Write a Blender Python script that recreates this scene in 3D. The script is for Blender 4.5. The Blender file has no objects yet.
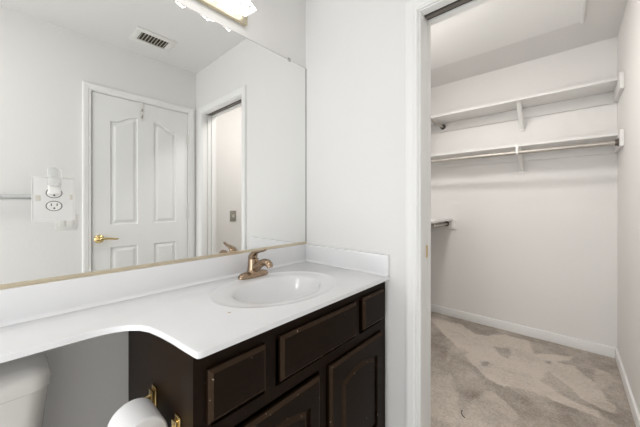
import bpy, bmesh, math, random
from mathutils import Vector, Matrix
random.seed(4)
S = bpy.context.scene
COL = S.collection
PI = math.pi
# ------------------------------------------------------------------ camera, world, exposure, lights
cd = bpy.data.cameras.new('camera'); cam = bpy.data.objects.new('camera', cd); COL.objects.link(cam)
cam.location = (1.1968, -1.2011, 1.1715)
cam.rotation_euler = (PI/2, 0, 0.7315)
cd.sensor_width = 36; cd.lens = 277.08/640*36; cd.shift_y = -0.01455; cd.clip_start = 0.02
S.camera = cam
S.view_settings.view_transform = 'Standard'; S.view_settings.look = 'None'
S.view_settings.gamma = 1; S.view_settings.use_curve_mapping = False
S.view_settings.exposure = 0.03
W = bpy.data.worlds.new('world'); S.world = W; W.use_nodes = True
W.node_tree.nodes['Background'].inputs[0].default_value = (0.85, 0.92, 1, 1)
W.node_tree.nodes['Background'].inputs[1].default_value = 0.6

def area(name, loc, rot, sx, sy, power, color=(1, 1, 1)):
    l = bpy.data.lights.new(name, 'AREA'); l.shape = 'RECTANGLE'; l.size = sx; l.size_y = sy
    l.energy = power; l.color = color
    o = bpy.data.objects.new(name, l); o.location = loc; o.rotation_euler = rot; COL.objects.link(o)
    return o
area('doorway_daylight', (0.75, -2.87, 0.76), (PI/2, 0, 0), 1.1, 1.5, 22, (0.97, 0.985, 1))  # added fill light behind the camera, set outside a made-up doorway
P_VANITY, P_BATH, P_CLOSET = 8.0, 22.0, 62.0

# ------------------------------------------------------------------ materials
def mat(name, col, rough=0.5, metal=0.0, bump=0.0, bscale=200, emit=None, estr=0, spec=0.5, var=0.0, vscale=3, coat=0, trans=0, ior=1.45, alpha=1):
    m = bpy.data.materials.new(name); m.use_nodes = True
    nt = m.node_tree; b = nt.nodes['Principled BSDF']
    b.inputs['Base Color'].default_value = (*col, 1); b.inputs['Roughness'].default_value = rough
    b.inputs['Metallic'].default_value = metal; b.inputs['Specular IOR Level'].default_value = spec
    b.inputs['Coat Weight'].default_value = coat; b.inputs['Transmission Weight'].default_value = trans
    b.inputs['IOR'].default_value = ior; b.inputs['Alpha'].default_value = alpha
    if emit:
        b.inputs['Emission Color'].default_value = (*emit, 1); b.inputs['Emission Strength'].default_value = estr
    geo = nt.nodes.new('ShaderNodeNewGeometry')
    if bump:
        n = nt.nodes.new('ShaderNodeTexNoise'); n.inputs['Scale'].default_value = bscale; n.inputs['Detail'].default_value = 3
        nt.links.new(geo.outputs['Position'], n.inputs['Vector'])
        bp = nt.nodes.new('ShaderNodeBump'); bp.inputs['Strength'].default_value = bump; bp.inputs['Distance'].default_value = 0.002
        nt.links.new(n.outputs['Fac'], bp.inputs['Height']); nt.links.new(bp.outputs['Normal'], b.inputs['Normal'])
    if var:
        n = nt.nodes.new('ShaderNodeTexNoise'); n.inputs['Scale'].default_value = vscale; n.inputs['Detail'].default_value = 4
        nt.links.new(geo.outputs['Position'], n.inputs['Vector'])
        mx = nt.nodes.new('ShaderNodeMix'); mx.data_type = 'RGBA'
        mx.inputs['A'].default_value = (*[c*(1-var) for c in col], 1); mx.inputs['B'].default_value = (*[min(1, c*(1+var)) for c in col], 1)
        nt.links.new(n.outputs['Fac'], mx.inputs['Factor']); nt.links.new(mx.outputs['Result'], b.inputs['Base Color'])
    return m
M = {}
M['wall'] = mat('wall_paint', (0.84, 0.83, 0.815), 0.75, bump=0.35, bscale=60, var=0.012, vscale=2)
M['ceil'] = mat('ceiling_paint', (0.82, 0.805, 0.79), 0.85, bump=0.5, bscale=90)
M['trim'] = mat('trim_paint', (0.90, 0.895, 0.88), 0.6, spec=0.3, bump=0.05, bscale=30)
M['door'] = mat('door_paint', (0.88, 0.88, 0.865), 0.4, bump=0.06, bscale=40)
M['marble'] = mat('cultured_marble', (0.84, 0.84, 0.85), 0.18, coat=0.25, var=0.02, vscale=6)
M['porcelain'] = mat('porcelain', (0.72, 0.70, 0.67), 0.12, coat=0.3, var=0.01)
M['bronze'] = mat('brushed_bronze', (0.36, 0.265, 0.185), 0.2, 1.0, bump=0.1, bscale=120, var=0.2, vscale=60)
M['brass'] = mat('polished_brass', (0.74, 0.57, 0.28), 0.13, 1.0, var=0.1, vscale=60)
M['satinbrass'] = mat('satin_brass', (0.64, 0.58, 0.44), 0.38, 1.0, var=0.08, vscale=30)
M['channel'] = mat('champagne_channel', (0.72, 0.64, 0.50), 0.35, 1.0, bump=0.05, bscale=80)
M['chrome'] = mat('chrome', (0.80, 0.81, 0.83), 0.15, 1.0, var=0.03)
M['rod'] = mat('satin_rod_metal', (0.50, 0.47, 0.43), 0.5, 1.0, var=0.05)
M['cup'] = mat('dark_rod_cup', (0.16, 0.14, 0.12), 0.4, 0.8, var=0.1)
M['paper'] = mat('tissue_paper', (0.86, 0.85, 0.85), 0.95, bump=0.5, bscale=300)
M['board'] = mat('cardboard', (0.42, 0.30, 0.18), 0.9, bump=0.2)
M['plastic'] = mat('white_plastic', (0.82, 0.81, 0.78), 0.35, var=0.01)
M['dark'] = mat('dark_slot', (0.02, 0.018, 0.015), 0.7, var=0.1)
M['slotgrey'] = mat('track_grey', (0.20, 0.18, 0.16), 0.6, 0.3, var=0.1)
M['vent'] = mat('vent_enamel', (0.62, 0.59, 0.52), 0.5, var=0.03)
M['ventdark'] = mat('vent_duct', (0.06, 0.05, 0.035), 0.9, var=0.1)
M['nickelplate'] = mat('aged_metal_plate', (0.36, 0.34, 0.29), 0.45, 0.6, var=0.1, vscale=50)
M['glasspane'] = mat('window_glass', (0.9, 0.95, 1), 0.02, trans=1, var=0.01)
M['acrylic'] = mat('clear_acrylic', (0.93, 0.93, 0.92), 0.08, trans=0.75, ior=1.2, var=0.01)
M['lamp'] = mat('lit_ceiling_glass', (0.9, 0.9, 0.88), 0.4, emit=(1, 0.985, 0.96), estr=P_BATH, var=0.01)  # glow of the added, unseen bathroom dome
M['lamp2'] = mat('lit_closet_glass', (0.9, 0.9, 0.88), 0.4, emit=(1, 0.975, 0.95), estr=P_CLOSET, var=0.01)  # emission of the closet dome added as fill
M['tile'] = mat('bathroom_vinyl', (0.74, 0.72, 0.68), 0.4, bump=0.1, bscale=20, var=0.1, vscale=5)

def nodes(m): return m.node_tree.nodes, m.node_tree.links, m.node_tree.nodes['Principled BSDF']
# mirror: plain glossy glass
m = mat('mirror_silver', (0.90, 0.905, 0.895), 0.0, 1.0); M['mirror'] = m
m = mat('acrylic_mirror', (0.93, 0.93, 0.925), 0.32, 0.9, var=0.004); M['mirror_plate'] = m
# walls in the closet a touch warmer
M['closetwall'] = mat('closet_wall_paint', (0.84, 0.82, 0.80), 0.65, bump=0.35, bscale=60, var=0.012, vscale=2)
M['shelfpaint'] = mat('shelf_paint', (0.80, 0.785, 0.765), 0.45, bump=0.05, bscale=40, var=0.01)
# cabinet wood: dark brown stain with small pale nicks and scratches
def wood(name, col, wear):
    m = mat(name, col, 0.40, spec=0.09); M[name] = m; n, l, b = nodes(m)
    tc = n.new('ShaderNodeNewGeometry'); mp = n.new('ShaderNodeMapping'); mp.inputs['Scale'].default_value = (6, 3, 60)
    l.new(tc.outputs['Position'], mp.inputs['Vector'])
    g = n.new('ShaderNodeTexNoise'); g.inputs['Scale'].default_value = 2.0; g.inputs['Detail'].default_value = 5
    l.new(mp.outputs['Vector'], g.inputs['Vector'])
    mx = n.new('ShaderNodeMix'); mx.data_type = 'RGBA'
    mx.inputs['A'].default_value = (*[c*0.8 for c in col], 1); mx.inputs['B'].default_value = (*[c*1.25 for c in col], 1)
    l.new(g.outputs['Fac'], mx.inputs['Factor'])
    w = n.new('ShaderNodeTexNoise'); w.inputs['Scale'].default_value = 85; w.inputs['Detail'].default_value = 2
    l.new(tc.outputs['Position'], w.inputs['Vector'])
    cr = n.new('ShaderNodeValToRGB'); cr.color_ramp.elements[0].position = wear; cr.color_ramp.elements[1].position = wear+0.03
    l.new(w.outputs['Fac'], cr.inputs['Fac'])
    m2 = n.new('ShaderNodeMix'); m2.data_type = 'RGBA'; m2.inputs['B'].default_value = (0.42, 0.32, 0.23, 1)
    l.new(cr.outputs['Color'], m2.inputs['Factor']); l.new(mx.outputs['Result'], m2.inputs['A'])
    l.new(m2.outputs['Result'], b.inputs['Base Color'])
    return m
wood('wood', (0.0125, 0.0066, 0.0036), 0.775)
wood('wood_edge', (0.040, 0.024, 0.014), 0.70)  # lighter bevels: edge wear plus highlights put into the colour
wood('wood_side', (0.016, 0.0085, 0.0045), 0.785)
# carpet: cut pile brushed into light and dark patches
m = mat('carpet', (0.4, 0.36, 0.31), 0.95, spec=0.1); M['carpet'] = m; n, l, b = nodes(m)
geo = n.new('ShaderNodeNewGeometry')
def noise(sc, det, rough=0.5, vec=None, dist=0):
    q = n.new('ShaderNodeTexNoise'); q.inputs['Scale'].default_value = sc; q.inputs['Detail'].default_value = det
    q.inputs['Roughness'].default_value = rough; q.inputs['Distortion'].default_value = dist
    l.new(vec or geo.outputs['Position'], q.inputs['Vector']); return q
def mth(op, a, b_):
    q = n.new('ShaderNodeMath'); q.operation = op
    for i, v in enumerate((a, b_)):
        if isinstance(v, (int, float)): q.inputs[i].default_value = v
        else: l.new(v, q.inputs[i])
    return q.outputs[0]
fine = noise(14, 5, 0.7)
warp = n.new('ShaderNodeVectorMath'); warp.operation = 'MULTIPLY_ADD'; warp.inputs[1].default_value = (0.16, 0.16, 0)
l.new(fine.outputs['Color'], warp.inputs[0]); l.new(geo.outputs['Position'], warp.inputs[2])
mp = n.new('ShaderNodeMapping'); mp.inputs['Rotation'].default_value = (0, 0, 0.75); mp.inputs['Scale'].default_value = (1.2, 1.9, 1); mp.inputs['Location'].default_value = (9.1, 4.4, 0)
l.new(warp.outputs[0], mp.inputs['Vector'])
big = noise(2.0, 3, 0.5, mp.outputs['Vector'])
st = n.new('ShaderNodeMapRange'); st.interpolation_type = 'SMOOTHSTEP'; st.inputs['From Min'].default_value = 0.45; st.inputs['From Max'].default_value = 0.54
l.new(big.outputs['Fac'], st.inputs['Value'])
vo = n.new('ShaderNodeTexVoronoi'); vo.inputs['Scale'].default_value = 2.2
mp2 = n.new('ShaderNodeMapping'); mp2.inputs['Rotation'].default_value = (0, 0, -0.5); mp2.inputs['Scale'].default_value = (1.0, 1.9, 1)
l.new(warp.outputs[0], mp2.inputs['Vector']); l.new(mp2.outputs['Vector'], vo.inputs['Vector'])
sep = n.new('ShaderNodeSeparateColor'); l.new(vo.outputs['Color'], sep.inputs[0])
grain = noise(75, 4, 0.75)
att = n.new('ShaderNodeAttribute'); att.attribute_name = 'brushed'
tot = mth('ADD', mth('MULTIPLY', st.outputs['Result'], 0.07), mth('MULTIPLY', att.outputs['Fac'], 0.45))
tot = mth('ADD', tot, mth('MULTIPLY', sep.outputs[0], 0.08))
tot = mth('ADD', tot, mth('MULTIPLY', fine.outputs['Fac'], 0.35)); tot = mth('ADD', tot, mth('MULTIPLY', grain.outputs['Fac'], 0.80))
cr = n.new('ShaderNodeValToRGB'); cr.color_ramp.elements[0].position = 0.42; cr.color_ramp.elements[1].position = 1.15 if False else 1.0
cr.color_ramp.elements[0].color = (0.24, 0.20, 0.165, 1); cr.color_ramp.elements[1].color = (0.66, 0.59, 0.52, 1)
l.new(mth('MULTIPLY', tot, 0.88), cr.inputs['Fac']); l.new(cr.outputs['Color'], b.inputs['Base Color'])
bp = n.new('ShaderNodeBump'); bp.inputs['Strength'].default_value = 0.8; bp.inputs['Distance'].default_value = 0.006
l.new(grain.outputs['Fac'], bp.inputs['Height']); l.new(bp.outputs['Normal'], b.inputs['Normal'])
# lit ice glass of the vanity light
m = mat('lit_ice_glass', (0.22, 0.22, 0.21), 0.15, emit=(1, 0.97, 0.93), estr=P_VANITY); M['iceglass'] = m; n, l, b = nodes(m)
tc = n.new('ShaderNodeNewGeometry'); vo = n.new('ShaderNodeTexVoronoi'); vo.feature = 'DISTANCE_TO_EDGE'; vo.inputs['Scale'].default_value = 38
nz = n.new('ShaderNodeTexNoise'); nz.inputs['Scale'].default_value = 30
va = n.new('ShaderNodeVectorMath'); va.operation = 'MULTIPLY_ADD'; va.inputs[1].default_value = (0.05, 0.05, 0.05)
l.new(tc.outputs['Position'], nz.inputs['Vector']); l.new(nz.outputs['Color'], va.inputs[0]); l.new(tc.outputs['Position'], va.inputs[2]); l.new(va.outputs[0], vo.inputs['Vector'])
mr = n.new('ShaderNodeMapRange'); mr.inputs['From Min'].default_value = 0.0; mr.inputs['From Max'].default_value = 0.45
mr.inputs['To Min'].default_value = 0.12; mr.inputs['To Max'].default_value = P_VANITY
l.new(vo.outputs['Distance'], mr.inputs['Value']); l.new(mr.outputs['Result'], b.inputs['Emission Strength'])

# ------------------------------------------------------------------ helpers
def finish(name, bm, mats, parent=None, smooth=False, loc=None, rot=None):
    bmesh.ops.recalc_face_normals(bm, faces=bm.faces[:])
    me = bpy.data.meshes.new(name); bm.to_mesh(me); bm.free()
    if not isinstance(mats, (list, tuple)): mats = [mats]
    for mm in mats: me.materials.append(M[mm] if isinstance(mm, str) else mm)
    o = bpy.data.objects.new(name, me); COL.objects.link(o)
    if smooth:
        for p in me.polygons: p.use_smooth = True
        if smooth != 'all':
            try: me.set_sharp_from_angle(angle=math.radians(38))
            except Exception: pass
    if loc is not None: o.location = loc
    if rot is not None: o.rotation_euler = rot
    if parent: o.parent = parent
    return o
def tag(o, label=None, cat=None, group=None, kind=None):
    if label: o['label'] = label
    if cat: o['category'] = cat
    if group: o['group'] = group
    if kind: o['kind'] = kind
    return o
def thing(name, label, cat, loc=(0, 0, 0), group=None):
    o = bpy.data.objects.new(name, None); COL.objects.link(o); o.location = loc; o.empty_display_size = 0.05
    return tag(o, label, cat, group)
def box(bm, x0, y0, z0, x1, y1, z1, bev=0.0, mi=0, seg=2):
    vs = [bm.verts.new(p) for p in [(x0, y0, z0), (x1, y0, z0), (x1, y1, z0), (x0, y1, z0), (x0, y0, z1), (x1, y0, z1), (x1, y1, z1), (x0, y1, z1)]]
    fs = [bm.faces.new([vs[i] for i in f]) for f in [(3, 2, 1, 0), (4, 5, 6, 7), (0, 1, 5, 4), (1, 2, 6, 5), (2, 3, 7, 6), (3, 0, 4, 7)]]
    for f in fs: f.material_index = mi
    if bev:
        es = list({e for f in fs for e in f.edges})
        r = bmesh.ops.bevel(bm, geom=es, offset=bev, segments=seg, affect='EDGES', profile=0.6)
        for f in r['faces']: f.material_index = mi
def B(name, dims, mats, parent=None, bev=0.0, **k):
    bm = bmesh.new(); box(bm, *dims, bev=bev); return finish(name, bm, mats, parent, smooth=bool(bev), **k)
def tube(bm, pts, rad, seg=12, cap=True, mi=0, flat=None):
    """sweep a circle (or an ellipse, flat=(ratio)) along pts; rad is a number or a list"""
    pts = [Vector(p) for p in pts]; n = len(pts)
    if not isinstance(rad, (list, tuple)): rad = [rad]*n
    rings = []; up = None
    for i, p in enumerate(pts):
        t = (pts[min(i+1, n-1)]-pts[max(i-1, 0)]).normalized()
        if up is None:
            up = Vector((0, 1, 0)) if abs(t.y) < 0.9 else Vector((0, 0, 1))
        s = t.cross(up).normalized(); up = s.cross(t).normalized()
        rr = rad[i] if isinstance(rad[i], (tuple, list)) else (rad[i], rad[i])
        rings.append([bm.verts.new(p+s*math.cos(a)*rr[0]+up*math.sin(a)*rr[1]) for a in [2*PI*k/seg for k in range(seg)]])
    for a, b_ in zip(rings, rings[1:]):
        for k in range(seg):
            f = bm.faces.new([a[k], a[(k+1) % seg], b_[(k+1) % seg], b_[k]]); f.material_index = mi
    if cap:
        bm.faces.new(rings[0][::-1]).material_index = mi; bm.faces.new(rings[-1]).material_index = mi
def lathe(bm, prof, c, axis='z', seg=24, sx=1, sy=1, mi=0):
    rings = []
    for r, h in prof:
        ring = []
        for k in range(seg):
            a = 2*PI*k/seg; u, v = r*math.cos(a)*sx, r*math.sin(a)*sy
            p = {'z': (u, v, h), 'x': (h, u, v), 'y': (u, h, v)}[axis]
            ring.append(bm.verts.new(Vector(c)+Vector(p)))
        rings.append(ring)
    for a, b_ in zip(rings, rings[1:]):
        for k in range(seg): bm.faces.new([a[k], a[(k+1) % seg], b_[(k+1) % seg], b_[k]]).material_index = mi
    if prof[0][0] > 1e-6: bm.faces.new(rings[0][::-1]).material_index = mi
    if prof[-1][0] > 1e-6: bm.faces.new(rings[-1]).material_index = mi
    bmesh.ops.remove_doubles(bm, verts=[v for r_ in rings for v in r_], dist=1e-6)
def inset(poly, d):
    """offset a closed ccw 2D polygon inwards by d (mitred)"""
    n = len(poly); out = []
    for i in range(n):
        a, b_, c = Vector(poly[i-1]), Vector(poly[i]), Vector(poly[(i+1) % n])
        e1 = (b_-a).normalized(); e2 = (c-b_).normalized()
        n1 = Vector((-e1.y, e1.x)); n2 = Vector((-e2.y, e2.x)); mm = n1+n2
        out.append(tuple(b_+mm*(d/max(0.3, mm.dot(n1)))))
    return out
def rect(x0, y0, x1, y1): return [(x0, y0), (x1, y0), (x1, y1), (x0, y1)]
def arch(x0, y0, x1, y1, rise, kind='arc', n=14):
    """rectangle with an arched top (peak y1+rise)"""
    pts = [(x0, y0), (x1, y0)]
    for k in range(n+1):
        t = k/n; x = x1+(x0-x1)*t
        if kind == 'arc': yy = y1+rise*math.sin(PI*t)
        else:                                            # cathedral: flat shoulder rising in an S towards one side
            s = t if kind == 'up_left' else 1-t
            yy = y1+rise*(0.5-0.5*math.cos(PI*min(1, max(0, (s-0.12)/0.76))))
        pts.append((x, yy))
    return pts
def slab(name, w, h, t, outer, holes, mats, parent, loc, frame, edge_mi=0):
    """door-like slab: local (u,v) across the face, n outward. outer = [(inset, n)...] edge profile from the back;
    holes = [(poly, [(inset, n)...])] sunk or raised panels. frame = (U, V, N) world directions."""
    bm = bmesh.new(); U, V, N = [Vector(f) for f in frame]
    def P(p, n): return bm.verts.new(U*p[0]+V*p[1]+N*n)
    base = rect(0, 0, w, h)
    loops = [[P(p, 0) for p in base]]
    for d, n in outer: loops.append([P(p, n) for p in inset(base, d)])
    bm.faces.new(loops[0])
    for k, (a, b_) in enumerate(zip(loops, loops[1:])):
        for i in range(4):
            bm.faces.new([a[i], a[(i+1) % 4], b_[(i+1) % 4], b_[i]]).material_index = edge_mi if k > 0 else 0
    def edges(l): return [bm.edges.get((l[i], l[(i+1) % len(l)])) or bm.edges.new((l[i], l[(i+1) % len(l)])) for i in range(len(l))]
    es = edges(loops[-1]); hl = []
    for poly, prof in holes:
        l0 = [P(p, t) for p in poly]; hl.append(l0); es += edges(l0)
    if holes: bmesh.ops.triangle_fill(bm, edges=es, use_beauty=True, use_dissolve=False)
    else: bm.faces.new(loops[-1])
    for (poly, prof), l0 in zip(holes, hl):
        prev = l0
        for k, (d, n) in enumerate(prof):
            cur = [P(p, t+n) for p in inset(poly, d)]
            for i in range(len(cur)):
                bm.faces.new([prev[i], prev[(i+1) % len(cur)], cur[(i+1) % len(cur)], cur[i]]).material_index = edge_mi if k == len(prof)-1 and len(prof) > 1 else 0
            prev = cur
        es2 = edges(prev); bmesh.ops.triangle_fill(bm, edges=es2, use_beauty=True, use_dissolve=False)
    return finish(name, bm, mats, parent, loc=loc)
def struct(o, label=None): o['kind'] = 'structure'; return o
def wall_holes(name, axis, pos, thick, a0, a1, z0, z1, holes, m, side=1):
    """wall slab perpendicular to axis with rectangular holes [(a0,a1,z0,z1)]; occupies pos..pos+thick"""
    bm = bmesh.new()
    As = sorted({a0, a1, *[h[0] for h in holes], *[h[1] for h in holes]}); Zs = sorted({z0, z1, *[h[2] for h in holes], *[h[3] for h in holes]})
    for i in range(len(As)-1):
        for j in range(len(Zs)-1):
            ca, cz = (As[i]+As[i+1])/2, (Zs[j]+Zs[j+1])/2
            if any(h[0] < ca < h[1] and h[2] < cz < h[3] for h in holes): continue
            if axis == 'y': box(bm, As[i], pos, Zs[j], As[i+1], pos+thick, Zs[j+1])
            else: box(bm, pos, As[i], Zs[j], pos+thick, As[i+1], Zs[j+1])
    bmesh.ops.remove_doubles(bm, verts=bm.verts[:], dist=1e-5)
    # drop interior shared faces
    seen = {}
    for f in bm.faces[:]:
        k = tuple(sorted(v.index for v in f.verts)) if False else tuple(sorted((round(v.co.x, 4), round(v.co.y, 4), round(v.co.z, 4)) for v in f.verts))
        seen.setdefault(k, []).append(f)
    bmesh.ops.delete(bm, geom=[f for fs in seen.values() if len(fs) > 1 for f in fs], context='FACES')
    return struct(finish(name, bm, m))

# ------------------------------------------------------------------ structure
H = 2.44; WX = 1.517; CX = 1.471; CY = 1.863; YB = -2.75; WT = 0.13
J0, J1, JT = 0.708, 1.375, 2.02            # closet doorway
struct(B('floor', (-0.1, YB-0.1, -0.08, WX+0.1, 0.06, 0), 'tile'))
# carpet with the pile brushed into lighter patches (attribute 'brushed' = direction of the pile)
PATCHES = [
    (0.6, [(0.528, 0.646), (0.587, 0.844), (0.748, 0.460), (0.765, 0.364), (0.825, 0.102), (0.727, 0.014), (0.494, 0.615)]),
    (0.62, [(0.815, 0.823), (1.004, 0.690), (0.987, 0.563), (0.954, 0.351), (0.819, 0.230), (0.780, 0.378), (0.767, 0.548)]),
    (1, [(0.137, 1.670), (0.276, 1.697), (0.408, 1.722), (0.594, 1.584), (0.773, 1.745), (0.953, 1.737), (0.988, 1.535), (1.233, 1.678), (1.215, 1.590), (1.065, 1.455), (1.108, 1.375), (1.075, 1.252), (1.055, 1.146), (1.118, 1.095), (1.225, 1.023), (1.327, 0.999), (1.317, 0.951), (1.202, 0.938), (1.113, 0.968), (1.007, 0.958), (0.866, 0.908), (0.783, 0.931), (0.653, 1.068), (0.569, 1.179), (0.460, 1.295), (0.314, 1.437)]),
    (0.3, [(0.733, 1.450), (0.842, 1.505), (0.854, 1.319), (0.801, 1.328)]),
    (0.15, [(0.518, 1.703), (0.729, 1.783), (0.664, 1.622)]),
    (1, [(1.104, 1.507), (1.231, 1.518), (1.302, 1.368), (1.402, 1.107), (1.369, 1.037), (1.290, 1.059), (1.164, 1.216), (1.088, 1.325)]),
    (0.65, [(1.352, 1.594), (1.417, 1.544), (1.424, 1.409), (1.343, 1.272), (1.311, 1.348)]),
    (0.5, [(0.477, 1.136), (0.547, 1.262), (0.608, 1.194), (0.533, 1.050), (0.527, 0.886)]),
    (0.25, [(0.719, 1.127), (0.760, 1.182), (0.763, 1.098), (0.736, 1.074)]),
]
from mathutils import noise as mn
def inside(x, y, poly):
    c = False; j = len(poly)-1
    for i in range(len(poly)):
        if (poly[i][1] > y) != (poly[j][1] > y) and x < (poly[j][0]-poly[i][0])*(y-poly[i][1])/(poly[j][1]-poly[i][1])+poly[i][0]: c = not c
        j = i
    return c
bm = bmesh.new(); cx0, cx1, cy0, cy1 = 0.0, WX, 0.06, CY+0.02; nx, ny = 190, 226
lay_ = bm.verts.layers.float.new('brushed'); g = []
for j in range(ny+1):
    rw = []
    for i in range(nx+1):
        x = cx0+(cx1-cx0)*i/nx; y = cy0+(cy1-cy0)*j/ny; v = bm.verts.new((x, y, 0.003))
        q = Vector((x*9, y*9, 0.3)); q2 = Vector((x*38, y*38, 2.0))
        sx = x+0.022*mn.noise(q)+0.010*mn.noise(q2); sy = y+0.022*mn.noise(q+Vector((7, 3, 1)))+0.010*mn.noise(q2+Vector((5, 1, 9)))
        val = 0; base_ = 0.06+0.42*max(0, min(1, 0.5+1.6*mn.noise(Vector((sx*5.5+sy*2, sy*3.2, 5)))))
        for ox, oy in ((0, 0), (0.008, 0.003), (-0.007, 0.006), (0.001, -0.009)):
            w_ = base_
            for pv, pp in PATCHES:
                if inside(sx+ox, sy+oy, pp): w_ = pv
            val += w_*0.25
        val += 0.22*mn.noise(Vector((x*7, y*11, 8)))
        v[lay_] = max(0, min(1, val)); rw.append(v)
    g.append(rw)
for j in range(ny):
    for i in range(nx): bm.faces.new([g[j][i], g[j][i+1], g[j+1][i+1], g[j+1][i]])
def border():
    return [g[0][i] for i in range(nx+1)]+[g[j][nx] for j in range(1, ny+1)]+[g[ny][i] for i in range(nx-1, -1, -1)]+[g[j][0] for j in range(ny-1, 0, -1)]
bo = border(); lo = [bm.verts.new((v.co.x, v.co.y, -0.08)) for v in bo]
for i in range(len(bo)): bm.faces.new([bo[i], bo[(i+1) % len(bo)], lo[(i+1) % len(bo)], lo[i]])
bm.faces.new(lo)
struct(finish('floor', bm, 'carpet'))
struct(B('ceiling', (-0.1, YB-0.1, H, WX+0.1, CY+0.1, H+0.1), 'ceil'))
struct(B('wall_left', (-0.12, YB-0.1, 0, 0, CY+0.1, H), 'wall'))
wall_holes('wall_middle', 'y', 0.0, WT, 0, WX, 0, H, [(J0-0.012, J1+0.012, 0.0, JT+0.014)], 'wall')
wall_holes('wall_right', 'x', WX, 0.11, YB-0.1, 0.0, 0, H, [(-0.802, -0.066, 0.0, 2.042)], 'wall')
struct(B('wall_closet_right', (CX, WT, 0, CX+0.1, CY+0.1, H), 'closetwall'))
struct(B('wall_far', (0, CY, 0, CX, CY+0.1, H), 'closetwall'))
wall_holes('wall_back', 'y', YB-0.1, 0.1, 0, WX, 0, H, [(0.2, 1.3, 0.0, 2.03)], 'wall')  # opening made up to let the back fill light in
def baseboard(name, dims, m='trim'):
    x0, y0, x1, y1, nx, ny = dims
    bm = bmesh.new(); h = 0.083; t = 0.013
    box(bm, min(x0, x1)+min(0, nx*t), min(y0, y1)+min(0, ny*t), 0.003, max(x0, x1)+max(0, nx*t), max(y0, y1)+max(0, ny*t), h, bev=0.004)
    return struct(finish(name, bm, m, smooth=True))
baseboard('baseboard_far', (0.013, CY, CX-0.013, CY, 0, -1))
baseboard('baseboard_closet_right', (CX, WT+0.013, CX, CY, -1, 0))
baseboard('baseboard_closet_left', (0, WT+0.013, 0, CY, 1, 0))
baseboard('baseboard_middle', (0.566, 0, J0-0.062, 0, 0, -1))
baseboard('baseboard_right', (WX, YB, WX, -0.862, -1, 0))
# casing around an opening, drawn as a swept profile with a mitred frame
def casing(name, frame, a0, a1, top, w=0.055, t=0.017, z0=0.0):
    """frame = (O, A, N): origin, along, outward. An upside-down U of moulded casing."""
    O, A, N = [Vector(f) for f in frame]; Z = Vector((0, 0, 1)); bm = bmesh.new()
    prof = [(0, 0), (0, t*0.55), (0.006, t*0.75), (0.012, t*0.6), (0.018, t*0.85), (w-0.012, t), (w-0.003, t*0.9), (w, t*0.6), (w, 0)]
    rows = []
    for d, n in prof:
        rows.append([bm.verts.new(O+A*p[0]+Z*p[1]+N*n) for p in [(a0-d, z0), (a0-d, top+d), (a1+d, top+d), (a1+d, z0)]])
    for a, b_ in zip(rows, rows[1:]):
        for k in range(3): bm.faces.new([a[k], a[k+1], b_[k+1], b_[k]])
    for k in (0, 3): bm.faces.new([r[k] for r in rows])
    return struct(finish(name, bm, 'trim'))
casing('trim_1', ((0, 0, 0), (1, 0, 0), (0, -1, 0)), J0-0.005, J1+0.005, JT+0.005)
casing('trim_2', ((0, WT, 0), (1, 0, 0), (0, 1, 0)), J0-0.005, J1+0.005, JT+0.005, z0=0.003)
casing('trim_3', ((WX, 0, 0), (0, 1, 0), (-1, 0, 0)), -0.796, -0.072, 2.037, w=0.052)
# closet door frame: pocket door jambs with the dark track slot overhead
def jamb_part(dimlist, name, mats, parent=None):
    bm = bmesh.new()
    for d in dimlist: box(bm, *d, bev=0.0015)
    return finish(name, bm, mats, parent, smooth=True)
jl = jamb_part([(J0-0.012, 0.0, 0.003, J0, WT, JT+0.014), (J0, 0.0, 0.003, J0+0.004, 0.040, JT), (J0, 0.094, 0.003, J0+0.002, WT, JT)], 'door_2', 'trim'); struct(jl)
jamb_part([(J1, 0.0, 0.003, J1+0.012, 0.042, JT+0.014), (J1, 0.088, 0.003, J1+0.012, WT, JT+0.014)], 'side_jamb', 'trim', jl)
jamb_part([(J0, 0.0, JT, J1, 0.040, JT+0.013), (J0, 0.094, JT-0.002, J1, WT, JT+0.013)], 'head_jamb', 'trim', jl)
B('track_slot', (J0, 0.040, JT+0.008, J1, 0.094, JT+0.0135), 'dark', jl)
B('track', (J0+0.004, 0.056, JT+0.001, J1-0.004, 0.078, JT+0.008), 'slotgrey', jl)
B('strike_plate', (J0-0.002, 0.074, 0.925, J0+0.0015, 0.092, 0.982), 'brass', jl)
B('pocket_door_edge', (J1+0.002, 0.048, 0.012, J1+0.012, 0.083, JT+0.004), 'door', jl)
# invented doorway behind the camera, opened for the added fill light
casing('trim_5', ((0, YB, 0), (1, 0, 0), (0, 1, 0)), 0.2, 1.3, 2.03)

# bath door (seen in the mirror)
DY0, DY1, DH = -0.790, -0.077, 2.031
dw = DY1-DY0
FR = ((0, 1, 0), (0, 0, 1), (-1, 0, 0))
pr = [(0.007, -0.010), (0.015, -0.010), (0.036, -0.001)]
x0a, x1a, x0b, x1b = 0.112, 0.302, 0.422, 0.608
door = slab('door_1', dw, DH-0.008, 0.035, [(0, 0.033), (0.002, 0.035)],
    [(arch(x0a, 1.00, x1a, 1.825, 0.062, 'up_right'), pr), (arch(x0b, 1.00, x1b, 1.825, 0.062, 'up_left'), pr),
     (rect(x0a, 0.22, x1a, 0.822), pr), (rect(x0b, 0.22, x1b, 0.822), pr)], 'door', None, (WX+0.037, DY0, 0.008), FR)
struct(door)
D0 = Vector((WX+0.037, DY0, 0.008))
def dchild(name, bm, m, label=None):
    o = finish(name, bm, m, door, smooth=True); o.location = -D0
    o.matrix_parent_inverse = Matrix.Identity(4)
    if label: o['label'] = label
    return o
bm = bmesh.new(); xf = WX+0.002; ly, lz = -0.748, 0.903
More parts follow.
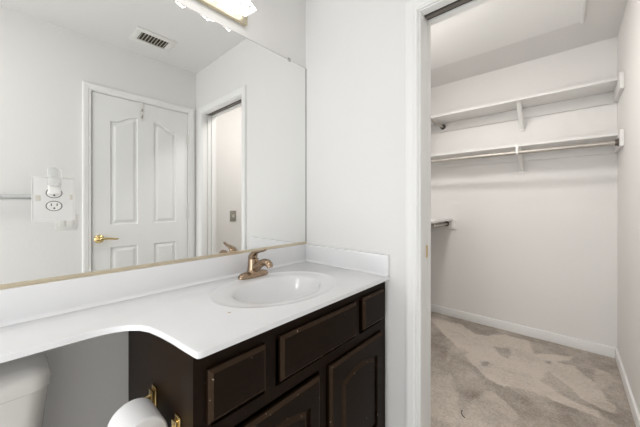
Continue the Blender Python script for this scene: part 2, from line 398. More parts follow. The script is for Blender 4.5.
lathe(bm, [(0.001, 0), (0.031, 0), (0.033, -0.004), (0.026, -0.012), (0.013, -0.016), (0.011, -0.038), (0.0, -0.04)], (xf, ly, lz), 'x', 24)
tube(bm, [(xf-0.036, ly-0.004, lz), (xf-0.046, ly+0.004, lz+0.001), (xf-0.050, ly+0.03, lz+0.003), (xf-0.048, ly+0.065, lz+0.001), (xf-0.046, ly+0.095, lz-0.005), (xf-0.046, ly+0.115, lz-0.004)], [0.009, 0.011, 0.0095, 0.008, 0.0075, 0.006], 12)
dchild('door_handle', bm, 'brass', 'polished brass lever handle')
for hz in (0.25, 1.077, 1.786):
    bm = bmesh.new()
    for k in range(3): tube(bm, [(WX-0.006, DY1+0.003, hz-0.045+0.0305*k), (WX-0.006, DY1+0.003, hz-0.045+0.0305*k+0.029)], 0.0065, 10)
    box(bm, WX-0.003, DY1-0.012, hz-0.044, WX+0.001, DY1+0.008, hz+0.044)
    dchild('hinge', bm, 'plastic')
bm = bmesh.new()
for d in [(WX+0.0, DY0-0.012, 0.0, WX+0.11, DY0-0.003, 2.040), (WX+0.0, DY1+0.003, 0.0, WX+0.11, DY1+0.009, 2.040), (WX+0.0, DY0-0.003, DH+0.003, WX+0.11, DY1+0.003, 2.042),
          (WX+0.04, DY0-0.004, 0, WX+0.055, DY0+0.01, DH), (WX+0.04, DY1-0.01, 0, WX+0.055, DY1+0.004, DH), (WX+0.04, DY0, DH-0.01, WX+0.055, DY1, DH+0.004)]: box(bm, *d)
struct(finish('trim_4', bm, 'trim'))
# over the door hook
t = thing('over_door_hook', 'white plastic double hook strapped over the top of the panelled door', 'hook', (WX, -0.462, 2.03))
bm = bmesh.new(); box(bm, -0.0025, -0.012, -0.155, -0.0005, 0.012, 0.0045, bev=0.0005); box(bm, -0.0025, -0.012, 0.0035, 0.038, 0.012, 0.0048, bev=0.0005)
finish('strap', bm, 'plastic', t)
for hz in (-0.06, -0.115):
    bm = bmesh.new(); tube(bm, [(-0.002, 0, hz-0.008), (-0.012, 0, hz-0.012), (-0.020, 0, hz-0.006), (-0.021, 0, hz+0.006)], [0.004, 0.004, 0.004, 0.005], 10)
    finish('prong', bm, 'nickelplate', t, smooth=True)

# ------------------------------------------------------------------ vanity cabinet
FX = 0.540; FT = 0.018; SY = -0.916; CT = 0.814
van = thing('vanity_cabinet', 'dark brown wooden vanity cabinet with raised panel doors under the white countertop', 'cabinet', (0.265, -0.455, 0))
vl = Vector((0.265, -0.455, 0))
def vc(name, bm, m, label=None, smooth=False, parent=None):
    bmesh.ops.translate(bm, vec=-vl, verts=bm.verts[:])
    o = finish(name, bm, m, van, smooth=smooth)
    if label: o['label'] = label
    return o
bm = bmesh.new()
box(bm, 0.003, SY, 0.0, FX-0.019, SY+0.016, CT-0.0005)
vc('side_panel', bm, 'wood_side')
bm = bmesh.new()
box(bm, 0.003, -0.020, 0.0, FX-0.019, -0.004, CT-0.0005); box(bm, 0.003, SY+0.016, 0.1, FX-0.02, -0.020, 0.116); box(bm, 0.003, SY+0.016, 0.116, 0.010, -0.020, CT-0.0005)
vc('carcass', bm, 'wood')
bm = bmesh.new()      # face frame: stiles and rails with openings
xs0, xs1 = FX-0.019, FX
for d in [(SY, 0.0, SY+0.045, CT-0.0005), (-0.048, 0.0, -0.001, CT-0.0005), (-0.475, 0.135, -0.435, 0.585), (-0.71, 0.622, -0.67, CT-0.05), (-0.255, 0.622, -0.222, CT-0.05),
          (SY+0.045, CT-0.050, -0.048, CT-0.0005), (SY+0.045, 0.585, -0.048, 0.622), (SY+0.045, 0.10, -0.048, 0.135)]:
    box(bm, xs0, d[0], d[1], xs1, d[2], d[3])
vc('face_frame', bm, 'wood')
bm = bmesh.new(); box(bm, 0.40, SY+0.016, 0.002, 0.415, -0.02, 0.10); vc('toe_kick', bm, 'wood')
VF = ((0, 1, 0), (0, 0, 1), (1, 0, 0))
ed = [(0, 0.010), (0.003, 0.013), (0.011, FT)]
def front(name, y0, y1, z0, z1, holes, label=None):
    o = slab(name, y1-y0, z1-z0, FT, ed, holes, ['wood', 'wood_edge'], van, Vector((FX+0.0008, y0, z0))-vl, VF, edge_mi=1)
    if label: o['label'] = label
    return o
front('drawer', -0.885, -0.715, 0.640, 0.772, [])
front('drawer', -0.660, -0.262, 0.636, 0.774, [], 'wide false drawer front with pale nicks')
front('drawer', -0.212, -0.038, 0.638, 0.777, [])
cp = [(0.002, -0.010), (0.012, -0.010), (0.026, -0.001)]
dwid = 0.378
front('door', -0.430, -0.430+dwid, 0.118, 0.582, [(arch(0.062, 0.062, dwid-0.052, 0.375, 0.030), cp)])
front('door', -0.484-dwid, -0.484, 0.118, 0.576, [(arch(0.052, 0.062, dwid-0.052, 0.375, 0.030), cp)])

# ------------------------------------------------------------------ countertop with integral basin
ZC = 0.832; EX = 0.566; EY = -0.918
bcx, bcy = 0.302, -0.462
out = [(0.003, -0.003), (0.003, -2.05)]
out += [(0.250, -2.05), (0.250, -1.10)]
out_c = [(0.2505, -1.06), (0.254, -1.03), (0.262, -1.004), (0.276, -0.980), (0.298, -0.960), (0.33, -0.946), (0.38, -0.936), (0.44, -0.928), (0.50, -0.923), (0.550, EY)]
out += out_c + [(0.561, EY+0.002), (EX-0.001, EY+0.008), (EX, EY+0.018), (EX, -0.003)]
ctop = thing('countertop', 'white cultured marble vanity countertop with an oval basin and curved extension', 'countertop', (0.28, -0.46, CT))
cl = Vector((0.28, -0.46, CT))
bm = bmesh.new()
N = 64
# radial basin profile: (normalised radius along [basin 0..1], z)
def oval(rx, ry, z, cx=bcx, cy=bcy): return [bm.verts.new((cx+rx*math.cos(2*PI*k/N), cy+ry*math.sin(2*PI*k/N), z)) for k in range(N)]
RO = [(0.222, 0.286, 0.0), (0.217, 0.281, 0.0014), (0.211, 0.275, 0.0020), (0.205, 0.269, 0.0008), (0.199, 0.263, -0.0008), (0.180, 0.238, -0.0020), (0.158, 0.206, -0.0030), (0.150, 0.197, -0.0055), (0.145, 0.191, -0.012), (0.138, 0.184, -0.028),
      (0.120, 0.168, -0.055), (0.104, 0.146, -0.082), (0.082, 0.115, -0.104), (0.055, 0.078, -0.118), (0.030, 0.036, -0.124), (0.021, 0.021, -0.126)]
rings = [oval(a+0.0, b_, ZC+z, bcx+0.006*min(1, max(0, -z*80)), bcy) for a, b_, z in RO]
for a, b_ in zip(rings, rings[1:]):
    for k in range(N): bm.faces.new([a[k], a[(k+1) % N], b_[(k+1) % N], b_[k]])
bm.faces.new(rings[-1])
ccw = out[::-1]
area2 = sum(ccw[i-1][0]*ccw[i][1]-ccw[i][0]*ccw[i-1][1] for i in range(len(ccw)))
if area2 < 0: ccw = ccw[::-1]
lay = [[bm.verts.new((p[0], p[1], ZC+z)) for p in (inset(ccw, d) if d else ccw)] for d, z in [(0.004, 0), (0.0012, -0.0012), (0, -0.004), (0, -0.0165), (0.002, -0.018)]]
for a, b_ in zip(lay, lay[1:]):
    for k in range(len(a)): bm.faces.new([a[k], a[(k+1) % len(a)], b_[(k+1) % len(a)], b_[k]])
es = []
for L in (lay[0], rings[0]): es += [bm.edges.get((L[i], L[(i+1) % len(L)])) or bm.edges.new((L[i], L[(i+1) % len(L)])) for i in range(len(L))]
bmesh.ops.triangle_fill(bm, edges=es, use_beauty=True, use_dissolve=False)
# underside, open where the bowl goes through the cabinet
L = lay[-1]; es = [bm.edges.get((L[i], L[(i+1) % len(L)])) for i in range(len(L))]
hole = oval(0.222, 0.286, ZC-0.018); es += [bm.edges.new((hole[i], hole[(i+1) % N])) for i in range(N)]
bmesh.ops.triangle_fill(bm, edges=es, use_beauty=True, use_dissolve=False)
bmesh.ops.translate(bm, vec=-cl, verts=bm.verts[:])
o = finish('worktop', bm, 'marble', ctop, smooth=True)
bm = bmesh.new(); box(bm, -0.0035, -2.05, ZC, 0.021, 0.0, ZC+0.100, bev=0.003); bmesh.ops.translate(bm, vec=-cl, verts=bm.verts[:]); finish('backsplash', bm, 'marble', ctop, smooth=True)
bm = bmesh.new(); box(bm, 0.0215, -0.020, ZC, EX-0.001, 0.0035, ZC+0.098, bev=0.003); bmesh.ops.translate(bm, vec=-cl, verts=bm.verts[:]); finish('sidesplash', bm, 'marble', ctop, smooth=True)
def cove(name, c0, c1, du):
    bm = bmesh.new(); rws = []
    for c in (c0, c1):
        c = Vector(c); r = 0.011
        pts = [c-du*0.001]+[c+du*(r-r*math.sin(a))+Vector((0, 0, r-r*math.cos(a))) for a in [PI/2*k/6 for k in range(7)]]
        rws.append([bm.verts.new(p-cl) for p in pts])
    for k in range(len(rws[0])-1): bm.faces.new([rws[0][k], rws[0][k+1], rws[1][k+1], rws[1][k]])
    for r_ in rws: bm.faces.new(r_)
    return finish(name, bm, 'marble', ctop, smooth=True)
cove('cove', (0.021, -2.05, ZC+0.0001), (0.021, -0.021, ZC+0.0001), Vector((1, 0, 0)))
cove('cove', (0.0215, -0.020, ZC+0.0001), (EX-0.002, -0.020, ZC+0.0001), Vector((0, -1, 0)))
bm = bmesh.new(); lathe(bm, [(0.0, 0.0), (0.014, 0.001), (0.021, 0.003), (0.023, 0.0015), (0.023, 0)], (bcx+0.006, bcy, ZC-0.1255), 'z', 24); bmesh.ops.translate(bm, vec=-cl, verts=bm.verts[:]); finish('drain', bm, 'bronze', ctop, smooth=True)
bm = bmesh.new(); lathe(bm, [(0.0, 0.0006), (0.0035, 0.0005), (0.0045, 0)], (0.405, -0.745, ZC+0.0001), 'z', 10, sx=1.2); bmesh.ops.translate(bm, vec=-cl, verts=bm.verts[:]); finish('stain', bm, mat('rust_stain', (0.45, 0.33, 0.22), 0.6), ctop)

# ------------------------------------------------------------------ faucet
fc = thing('faucet', 'bronze single lever faucet behind the oval basin', 'faucet', (0.094, -0.440, ZC+0.0003))
bm = bmesh.new()      # oval deck plate
pr_ = [(0.0, 0.0), (1.0, 0.0), (1.0, 0.006), (0.97, 0.014), (0.88, 0.020), (0.6, 0.026), (0.0, 0.028)]
prev = None
for r, z in pr_[1:]:
    ring = []
    for k in range(40):
        a = 2*PI*k/40; c, s = math.cos(a), math.sin(a)
        x = math.copysign(abs(c)**0.8, c)*0.027*r; y = math.copysign(abs(s)**0.8, s)*0.080*r
        ring.append(bm.verts.new((x, y, z)))
    if prev is None: bm.faces.new(ring[::-1])
    else:
        for k in range(40): bm.faces.new([prev[k], prev[(k+1) % 40], ring[(k+1) % 40], ring[k]])
    prev = ring
bm.faces.new(prev)
finish('deck_plate', bm, 'bronze', fc, smooth=True)
bm = bmesh.new()
tube(bm, [(0, 0, 0.018), (0, 0, 0.03), (-0.001, 0, 0.05), (-0.002, 0, 0.07), (-0.003, 0, 0.082), (-0.004, 0, 0.088)], [(0.032, 0.036), (0.028, 0.030), (0.0255, 0.027), (0.025, 0.026), (0.024, 0.024), (0.015, 0.015)], 20)
finish('body', bm, 'bronze', fc, smooth=True)
bm = bmesh.new()
tube(bm, [(0.004, 0, 0.034), (0.030, 0, 0.052), (0.058, 0, 0.069), (0.085, 0, 0.079), (0.106, 0, 0.079), (0.120, 0, 0.072), (0.126, 0, 0.060)],
     [(0.024, 0.022), (0.020, 0.018), (0.0165, 0.0155), (0.0155, 0.0145), (0.016, 0.0155), (0.0155, 0.015), (0.0135, 0.0135)], 16)
s = finish('spout', bm, 'bronze', fc, smooth=True)
bm = bmesh.new()
tube(bm, [(-0.008, 0, 0.076), (-0.006, 0, 0.092), (0.006, 0, 0.108), (0.030, 0, 0.119), (0.056, 0, 0.124), (0.080, 0, 0.130), (0.092, 0, 0.135)],
     [(0.022, 0.022), (0.021, 0.022), (0.013, 0.020), (0.007, 0.015), (0.0055, 0.012), (0.005, 0.011), (0.004, 0.007)], 16)
finish('lever', bm, 'bronze', fc, smooth=True)
bm = bmesh.new(); tube(bm, [(-0.022, 0, 0.02), (-0.022, 0, 0.072)], 0.0025, 8); lathe(bm, [(0.0, 0.08), (0.005, 0.078), (0.006, 0.073), (0.003, 0.070), (0.0, 0.07)], (-0.022, 0, 0), 'z', 12); finish('lift_rod', bm, 'bronze', fc, smooth=True)

# ------------------------------------------------------------------ mirror
ZM = 1.996; MY0 = -2.04
mir = thing('wall_mirror', 'large frameless wall mirror resting on the backsplash above the vanity', 'mirror', (0, -1.0, ZC+0.1))
ml = Vector((0, -1.0, ZC+0.1))
def mc(name, dims, m, bev=0, **k):
    bm = bmesh.new(); box(bm, *dims, bev=bev); bmesh.ops.translate(bm, vec=-ml, verts=bm.verts[:]); return finish(name, bm, m, mir, **k)
mc('mirror_glass', (0.001, MY0, ZC+0.103, 0.006, -0.0048, ZM), 'mirror')
mc('edge_strip', (0.0005, -0.0046, ZC+0.103, 0.0066, -0.0004, ZM), 'dark')
mc('edge_strip', (0.0005, MY0, ZM+0.0002, 0.0055, -0.0012, ZM+0.0018), 'slotgrey')
bm = bmesh.new(); box(bm, 0.0005, MY0, ZC+0.1002, 0.0125, -0.001, ZC+0.1025); box(bm, 0.0068, MY0, ZC+0.1025, 0.0085, -0.001, ZC+0.113, bev=0.0004)
bmesh.ops.translate(bm, vec=-ml, verts=bm.verts[:]); finish('bottom_channel', bm, 'channel', mir)
for y in (-0.138, -1.25):
    mc('clip', (0.0005, y-0.009, ZM-0.008, 0.009, y+0.009, ZM+0.012), 'acrylic', 0.002)

# outlet with its mirrored cover plate and a plug-in night light
ol = Vector((0.0065, -1.1125, 1.187))
pl = thing('outlet_cover', 'square mirrored cover plate with a white duplex outlet set into the big mirror', 'outlet', ol)
bm = bmesh.new(); box(bm, 0, -0.047, -0.066, 0.005, 0.047, 0.066, bev=0.0018, seg=1); finish('cover_plate', bm, 'mirror_plate', pl)
bm = bmesh.new()
for d in [(-0.0485, -0.0675, 0.0485, -0.0655), (-0.0485, 0.0655, 0.0485, 0.0675), (-0.0485, -0.0655, -0.0468, 0.0655), (0.0468, -0.0655, 0.0485, 0.0655)]: box(bm, -0.0003, d[0], d[1], 0.0052, d[2], d[3])
finish('plate_edge', bm, 'plastic', pl)
for zz in (-0.021, 0.019):
    bm = bmesh.new(); lathe(bm, [(0.0, 0.0075), (0.0145, 0.0075), (0.0155, 0.0065), (0.0155, 0.004), (0.0, 0.004)], (0, 0, zz), 'x', 28, sx=1.08, sy=0.9); r = finish('receptacle', bm, 'plastic', pl, smooth=True)
    bm = bmesh.new(); lathe(bm, [(0.0, 0.0056), (0.0175, 0.0056), (0.0175, 0.0045), (0.0, 0.0045)], (0, 0, zz), 'x', 28, sx=1.08, sy=0.9); finish('rim', bm, 'dark', r)
    bm = bmesh.new()
    for yy in (-0.0065, 0.0065): box(bm, 0.007, yy-0.0012, zz+0.000, 0.0079, yy+0.0012, zz+0.0075)
    lathe(bm, [(0.0, 0.0079), (0.0026, 0.0079), (0.0026, 0.007), (0.0, 0.007)], (0, 0, zz-0.007), 'x', 12)
    finish('slots', bm, 'dark', r)
for y, z, hw in ((-0.035, 0.004, 0.0055), (0.039, 0.008, 0.0035)):
    B('fastener', (0.0045, y-hw, z-0.009, 0.0062, y+hw, z+0.007), 'vent', pl, bev=0.0008)
nl = thing('night_light', 'small translucent white night light plugged into the mirrored outlet', 'night light', ol+Vector((0.0085, 0, 0.03)))
B('plug_body', (0, -0.014, -0.014, 0.018, 0.014, 0.012), 'plastic', nl, bev=0.004)
bm = bmesh.new(); lathe(bm, [(0.013, 0.008), (0.0155, 0.014), (0.0165, 0.050), (0.014, 0.064), (0.0, 0.068)], (0.010, 0, 0), 'z', 20); finish('lamp_cover', bm, 'acrylic', nl, smooth=True)

# ------------------------------------------------------------------ vanity light bar
vlt = thing('vanity_light', 'brass vanity light bar with lit ice glass shades above the mirror', 'light', (0, -0.685, 2.10))
fl = Vector((0, -0.685, 2.10))
y0, y1 = -0.946, -0.424
B('back_plate', (0.001, y0-fl.y, -0.052, 0.024, y1-fl.y, 0.06), 'satinbrass', vlt, bev=0.009)
ns = 4; sw = 0.1185
for k in range(ns):
    yb = -0.447-sw*k-fl.y; ya = yb-sw+0.002          # right and left edges at the bottom
    bm = bmesh.new(); n = 10
    def row(x, z, tap, arc=0.0, m_=n):
        c = (ya+yb)/2; hw = (yb-ya)/2-tap
        return [bm.verts.new((x, c-hw+2*hw*i/m_, z+arc*math.sin(PI*i/m_)**0.45)) for i in range(m_+1)]
    rws = [row(0.027, -0.022, 0.0, 0.006), row(0.080, -0.030, 0.0, 0.012), row(0.124, -0.036, 0.0, 0.014), row(0.127, -0.034, 0.0, 0.014), row(0.100, 0.005, 0.007), row(0.078, 0.045, 0.014), row(0.068, 0.075, 0.018), row(0.027, 0.078, 0.018)]
    for a, b_ in zip(rws, rws[1:]):
        for i in range(n): bm.faces.new([a[i], a[i+1], b_[i+1], b_[i]])
    for e in (0, n): bm.faces.new([r[e] for r in rws])
    finish('glass_shade', bm, 'iceglass', vlt)

# ------------------------------------------------------------------ toilet
tl = thing('toilet', 'white toilet whose tank stands under the countertop extension', 'toilet', (0.36, -1.375, 0))
tv = Vector((0.36, -1.375, 0))
def rrect(bm, x0, y0, x1, y1, r, z, n=6):
    pts = []
    for cx, cy, a0 in ((x1-r, y1-r, 0), (x0+r, y1-r, PI/2), (x0+r, y0+r, PI), (x1-r, y0+r, 1.5*PI)):
        for k in range(n+1): a = a0+PI/2*k/n; pts.append(bm.verts.new((cx+r*math.cos(a), cy+r*math.sin(a), z)))
    return pts
def loft(bm, rows, cap0=True, cap1=True):
    for a, b_ in zip(rows, rows[1:]):
        m_ = len(a)
        for k in range(m_): bm.faces.new([a[k], a[(k+1) % m_], b_[(k+1) % m_], b_[k]])
    if cap0: bm.faces.new(rows[0][::-1])
    if cap1: bm.faces.new(rows[-1])
ty0, ty1 = -1.615, -1.140
bm = bmesh.new()
loft(bm, [rrect(bm, 0.03+i, ty0+2.2*i, 0.185-i, ty1-1.6*i, 0.045, z) for i, z in ((0.022, 0.36), (0.014, 0.375), (0.004, 0.55), (-0.005, 0.6945))])
bmesh.ops.translate(bm, vec=-tv, verts=bm.verts[:]); finish('tank', bm, 'porcelain', tl, smooth=True)
bm = bmesh.new()
loft(bm, [rrect(bm, 0.015+i, ty0-0.008+i, 0.200-i, ty1+0.010-i, max(0.012, 0.040-i*0.5), z) for i, z in ((0.002, 0.6985), (0.0, 0.700), (0.0, 0.706), (0.0, 0.722), (0.004, 0.733), (0.012, 0.741), (0.026, 0.746), (0.045, 0.748))])
bmesh.ops.translate(bm, vec=-tv, verts=bm.verts[:]); finish('tank_lid', bm, 'porcelain', tl, smooth=True)
bm = bmesh.new()
def egg(rx, ry, z, cx, n=32): return [bm.verts.new((cx+rx*math.cos(2*PI*k/n)*(1.12 if math.cos(2*PI*k/n) > 0 else 0.88), -1.375+ry*math.sin(2*PI*k/n), z)) for k in range(n)]
loft(bm, [egg(0.18, 0.11, 0.0, 0.40), egg(0.17, 0.10, 0.05, 0.40), egg(0.15, 0.095, 0.16, 0.41), egg(0.19, 0.14, 0.27, 0.44), egg(0.235, 0.18, 0.36, 0.46), egg(0.24, 0.185, 0.385, 0.46), egg(0.20, 0.14, 0.386, 0.46), egg(0.17, 0.12, 0.33, 0.46), egg(0.10, 0.07, 0.24, 0.45)])
box(bm, 0.04, -1.47, 0.25, 0.27, -1.28, 0.372, bev=0.02)
bmesh.ops.translate(bm, vec=-tv, verts=bm.verts[:]); finish('bowl', bm, 'porcelain', tl, smooth=True)
bm = bmesh.new()
loft(bm, [egg(0.24, 0.185, 0.388, 0.46), egg(0.245, 0.19, 0.398, 0.46), egg(0.24, 0.187, 0.418, 0.46), egg(0.20, 0.15, 0.426, 0.46)])
bmesh.ops.translate(bm, vec=-tv, verts=bm.verts[:]); finish('seat_cover', bm, 'plastic', tl, smooth=True)

# ------------------------------------------------------------------ toilet paper holder and roll
px0, px1, pz, py = 0.290, 0.462, 0.606, SY
hy = -0.070
hp = thing('toilet_paper_holder', 'polished brass toilet paper holder screwed to the side of the dark cabinet', 'toilet paper holder', ((px0+px1)/2, py, pz))
hc = (px0+px1)/2
for sx, xx in ((1, px0-hc), (-1, px1-hc)):
    bm = bmesh.new()
    box(bm, xx-0.015, -0.007, -0.032, xx+0.015, -0.0005, 0.032, bev=0.0025)
    box(bm, xx-0.011, -0.016, -0.024, xx+0.011, -0.007, 0.024, bev=0.0025)
    tube(bm, [(xx, -0.008, 0), (xx, -0.030, 0.0), (xx, -0.058, 0.0), (xx, hy, 0)], [(0.006, 0.014), (0.0045, 0.010), (0.005, 0.011), (0.005, 0.012)], 12)
    lathe(bm, [(0.0, -0.007), (0.012, -0.006), (0.014, 0.0), (0.012, 0.006), (0.0, 0.007)], (xx, hy, 0), 'x', 18)
    finish('post', bm, 'brass', hp, smooth=True)
bm = bmesh.new(); tube(bm, [(px0-hc+0.006, hy, 0), (px1-hc-0.006, hy, 0)], 0.007, 12); finish('roller', bm, 'brass', hp, smooth=True)
rl = thing('toilet_paper_roll', 'white toilet paper roll hanging on the brass holder', 'toilet paper', (hc, py+hy, pz-0.014))
bm = bmesh.new(); R, r, w = 0.055, 0.0215, 0.052
lathe(bm, [(r, -w), (R-0.003, -w), (R, -w+0.003), (R, w-0.003), (R-0.003, w), (r, w)], (0, 0, 0), 'x', 48)
bm.faces.ensure_lookup_table(); big = [f for f in bm.faces if len(f.verts) > 10]; bmesh.ops.delete(bm, geom=big, context='FACES')
finish('paper', bm, 'paper', rl, smooth=True)
bm = bmesh.new(); lathe(bm, [(r-0.0002, -w+0.001), (r-0.0002, w-0.001)], (0, 0, 0), 'x', 32); bm.faces.ensure_lookup_table(); bmesh.ops.delete(bm, geom=[f for f in bm.faces if len(f.verts) > 10], context='FACES'); finish('core', bm, 'board', rl, smooth=True)

# ------------------------------------------------------------------ wall C: towel bar and switches; closet light switch
tb = thing('towel_bar', 'silver towel bar on the wall opposite the mirror', 'towel bar', (WX, -1.42, 1.216))
for y in (-0.30, 0.43):
    bm = bmesh.new(); lathe(bm, [(0.0, -0.003), (0.028, -0.003), (0.028, -0.010), (0.018, -0.014), (0.013, -0.05), (0.016, -0.072), (0.0, -0.076)], (0, y, 0), 'x', 20); finish('mount', bm, 'chrome', tb, smooth=True)
bm = bmesh.new(); tube(bm, [(-0.058, -0.31, 0), (-0.058, 0.44, 0)], 0.019, 20); finish('bar', bm, 'chrome', tb, smooth=True)
sp = thing('light_switch', 'white two-gang rocker switch plate beside the panelled door, seen in the mirror', 'light switch', (WX, -0.937, 1.045))
B('switch_plate', (-0.005, -0.058, -0.057, -0.0003, 0.058, 0.057), 'plastic', sp, bev=0.002)
for y in (-0.023, 0.023):
    q = B('rocker', (-0.009, y-0.016, -0.033, -0.004, y+0.016, 0.033), 'plastic', sp, bev=0.002)
cs = thing('light_switch', 'aged metal switch plate on the closet wall, seen in the mirror through the doorway', 'light switch', (CX, 0.372, 1.045))
B('switch_plate', (-0.005, -0.036, -0.057, -0.0003, 0.036, 0.057), 'nickelplate', cs, bev=0.002)
B('toggle', (-0.016, -0.008, -0.016, -0.0045, 0.008, 0.016), 'plastic', cs, bev=0.002)

# ceiling vent
cv = thing('ceiling_vent', 'small louvred air vent in the bathroom ceiling, seen in the mirror', 'vent', (1.20, -0.470, H))
bm = bmesh.new()
for d in [(-0.105, -0.132, -0.062, 0.132), (0.062, -0.132, 0.105, 0.132), (-0.062, -0.132, 0.062, -0.094), (-0.062, 0.094, 0.062, 0.132)]: box(bm, d[0], d[1], -0.010, d[2], d[3], -0.0005, bev=0.002)
finish('frame', bm, 'plastic', cv, smooth=True)
B('duct', (-0.064, -0.096, -0.002, 0.064, 0.096, -0.0008), 'ventdark', cv)
for k in range(9):
    y = -0.084+0.021*k; bm = bmesh.new()
    vs = [bm.verts.new(p) for p in [(-0.062, y-0.007, -0.0095), (0.062, y-0.007, -0.0095), (0.062, y+0.002, -0.002), (-0.062, y+0.002, -0.002)]]
    f = bm.faces.new(vs); ex = bmesh.ops.extrude_face_region(bm, geom=[f]); bmesh.ops.translate(bm, vec=(0, 0.0018, 0), verts=[v for v in ex['geom'] if isinstance(v, bmesh.types.BMVert)])
    finish('slat', bm, 'vent', cv)

# ceiling domes added as fill light, out of view in bathroom and closet
def dome(name, label, loc, m, r=0.14):
    t = thing(name, label, 'light', loc)
    bm = bmesh.new(); lathe(bm, [(0.0, -0.0005), (r+0.030, -0.0005), (r+0.036, -0.020), (r+0.034, -0.036), (r+0.002, -0.036), (0.0, -0.036)], (0, 0, 0), 'z', 36); finish('base', bm, 'plastic', t, smooth=True)
    bm = bmesh.new(); lathe(bm, [(r, -0.036), (r*0.96, -0.048), (r*0.8, -0.062), (r*0.5, -0.072), (0.0, -0.076)], (0, 0, 0), 'z', 36); finish('glass_shade', bm, m, t, smooth=True)
    return t
dome('ceiling_light', 'round lit glass dome light on the bathroom ceiling', (0.80, -1.85, H), 'lamp', 0.17)
dome('ceiling_light', 'round lit glass dome light on the closet ceiling', (0.55, 0.51, H), 'lamp2', 0.15)

# ------------------------------------------------------------------ closet
hx0, hx1, hy0, hy1 = 0.14, 1.275, 0.70, 1.432
at = thing('attic_hatch', 'white rectangular attic access panel in the closet ceiling', 'hatch', ((hx0+hx1)/2, (hy0+hy1)/2, H))
ax, ay = (hx1-hx0)/2, (hy1-hy0)/2
B('panel', (-ax+0.012, -ay+0.004, -0.007, ax-0.014, ay-0.004, -0.0005), 'trim', at)
for sx in (-ax, ax-0.018): B('trim_strip', (sx, -ay, -0.020, sx+0.018, ay, -0.0005), 'trim', at, bev=0.003)

SH1, SH2, SF = 2.035, 1.655, 1.585
G1 = 'shelves on the far closet wall'
def shelf(label, z, x0=0.02):
    t = thing('closet_shelf', label, 'shelf', (0.8, CY, z), 'painted closet shelves')
    B('shelf_board', (x0-0.8, SF-CY, -0.009, CX-0.003-0.8, -0.001, 0.009), 'shelfpaint', t, bev=0.0015)
    B('cleat', (x0-0.8, -0.019, -0.098, CX-0.002-0.8, -0.0005, -0.0095), 'shelfpaint', t, bev=0.001)
    B('end_cleat', (CX-0.022-0.8, 1.50-CY, -0.095, CX-0.001-0.8, -0.0195, -0.0095), 'shelfpaint', t, bev=0.001)
    B('end_block', (CX-0.022-0.8, 1.50-CY, -0.0095, CX-0.001-0.8, SF-CY-0.001, 0.014), 'shelfpaint', t, bev=0.001)
    return t
shelf('upper white painted shelf across the far closet wall', SH1)
shelf('lower white painted shelf across the far closet wall, above the hanging rod', SH2)
def rod_thing(label, p0, p1, rr=0.0155):
    c = (Vector(p0)+Vector(p1))/2; t = thing('closet_rod', label, 'closet rod', c, 'metal closet rods')
    bm = bmesh.new(); tube(bm, [Vector(p0)-c, Vector(p1)-c], rr, 16); finish('rod', bm, 'rod', t, smooth=True)
    d = (Vector(p1)-Vector(p0)).normalized(); ax_ = 'x' if abs(d.x) > 0.5 else 'y'
    for p, s in ((Vector(p0), 1), (Vector(p1), -1)):
        bm = bmesh.new(); q = p-c
        lathe(bm, [(0.0, -0.0005*s), (0.027, -0.0005*s), (0.027, 0.004*s), (0.022, 0.005*s), (0.022, 0.016*s), (0.0165, 0.016*s), (0.0165, 0.006*s), (0.0, 0.006*s)], q, ax_, 20)
        finish('cup', bm, 'cup', t, smooth=True)
    return t
rod_thing('long metal closet rod under the lower shelf on the far wall', (0.045, 1.555, 1.592), (CX-0.023, 1.555, 1.592))
# left side shelves and rods
def side_shelf(label, z, y0=WT+0.02, y1=SF-0.004, dep=0.300):
    t = thing('closet_shelf', label, 'shelf', (0, 1.0, z), 'painted closet shelves')
    B('shelf_board', (0.001, y0-1, -0.009, dep, y1-1, 0.009), 'shelfpaint', t, bev=0.0015)
    B('cleat', (0.0005, y0-1, -0.098, 0.019, y1-1, -0.0095), 'shelfpaint', t, bev=0.001)
    return t
side_shelf('upper white shelf on the left closet wall, mostly behind the door casing', SH1, dep=0.17)
t = side_shelf('low white shelf on the left closet wall over a short rod', 1.012, y1=CY-0.001)
B('end_cleat', (0.019, CY-1-0.0195, -0.098, 0.335, CY-1-0.001, -0.0095), 'shelfpaint', t, bev=0.001)
rod_thing('closet rod under the upper shelf on the left wall, ending at the far wall', (0.210, WT+0.001, 1.985), (0.210, CY-0.0195, 1.985), 0.011)
rod_thing('closet rod under the low shelf on the left wall, ending at the far wall', (0.245, WT+0.001, 0.966), (0.245, CY-0.0195, 0.966))
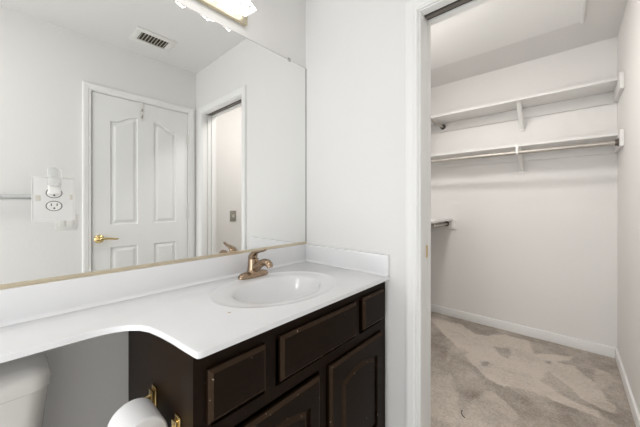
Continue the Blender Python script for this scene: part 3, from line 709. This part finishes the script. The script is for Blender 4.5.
# brackets
def bracket(label, loc, rot, hook, drop=0.20, reach=0.25):
    t = thing('shelf_bracket', label, 'bracket', loc, 'white shelf brackets'); t.rotation_euler = (0, 0, rot)
    bm = bmesh.new()      # local: wall at y=0, reaching to -y
    box(bm, -0.018, -0.0255, -drop, 0.018, -0.0195, -0.0005, bev=0.0015); finish('wall_leg', bm, 'plastic', t)
    bm = bmesh.new(); box(bm, -0.012, -reach, -0.006, 0.012, -0.0257, -0.0008, bev=0.001); finish('arm', bm, 'plastic', t)
    bm = bmesh.new(); tube(bm, [(0, -0.024, -drop+0.02), (0, -0.06, -drop+0.055), (0, -reach+0.05, -0.03), (0, -reach+0.015, -0.006)], [(0.015, 0.004), (0.016, 0.004), (0.016, 0.004), (0.015, 0.004)], 10); finish('brace', bm, 'plastic', t, smooth=True)
    if hook:
        bm = bmesh.new(); pts = [(0, -reach+0.01, -0.004), (0, -reach-0.012, -0.012), (0, -reach-0.024, -0.03)]
        zc = hook[1]; yc = hook[0]
        box(bm, -0.009, yc-0.022, zc-0.01, 0.009, yc-0.0175, -0.001, bev=0.001)
        tube(bm, [(0, yc+0.0200*math.cos(a), zc+0.0200*math.sin(a)) for a in [PI+PI*k/8 for k in range(9)]], [(0.009, 0.0025)]*9, 8)
        finish('rod_hook', bm, 'plastic', t, smooth=True)
    return t
bracket('white bracket in the middle of the upper far shelf', (0.885, CY, SH1-0.0095), 0, None)
bracket('white bracket holding the rod under the middle of the lower far shelf', (0.885, CY, SH2-0.0095), 0, (1.555-CY, 1.592-(SH2-0.0095)))
bracket('white bracket under the low shelf on the left closet wall', (0, 1.44, 1.0025), PI/2, (-0.245, 0.966-1.0025), reach=0.22)

# small dark curved thread on the carpet
bm = bmesh.new(); tube(bm, [(0.012*math.cos(a), 0.026*math.sin(a), 0.0) for a in [1.75+2.9*k/12 for k in range(13)]], 0.0022, 6)
o = finish('thread', bm, 'dark', loc=(0.764, 0.479, 0.0058), smooth=True); o.rotation_euler = (0, 0, 0.5)
tag(o, 'tiny dark curved thread lying on the closet carpet near the doorway', 'thread')
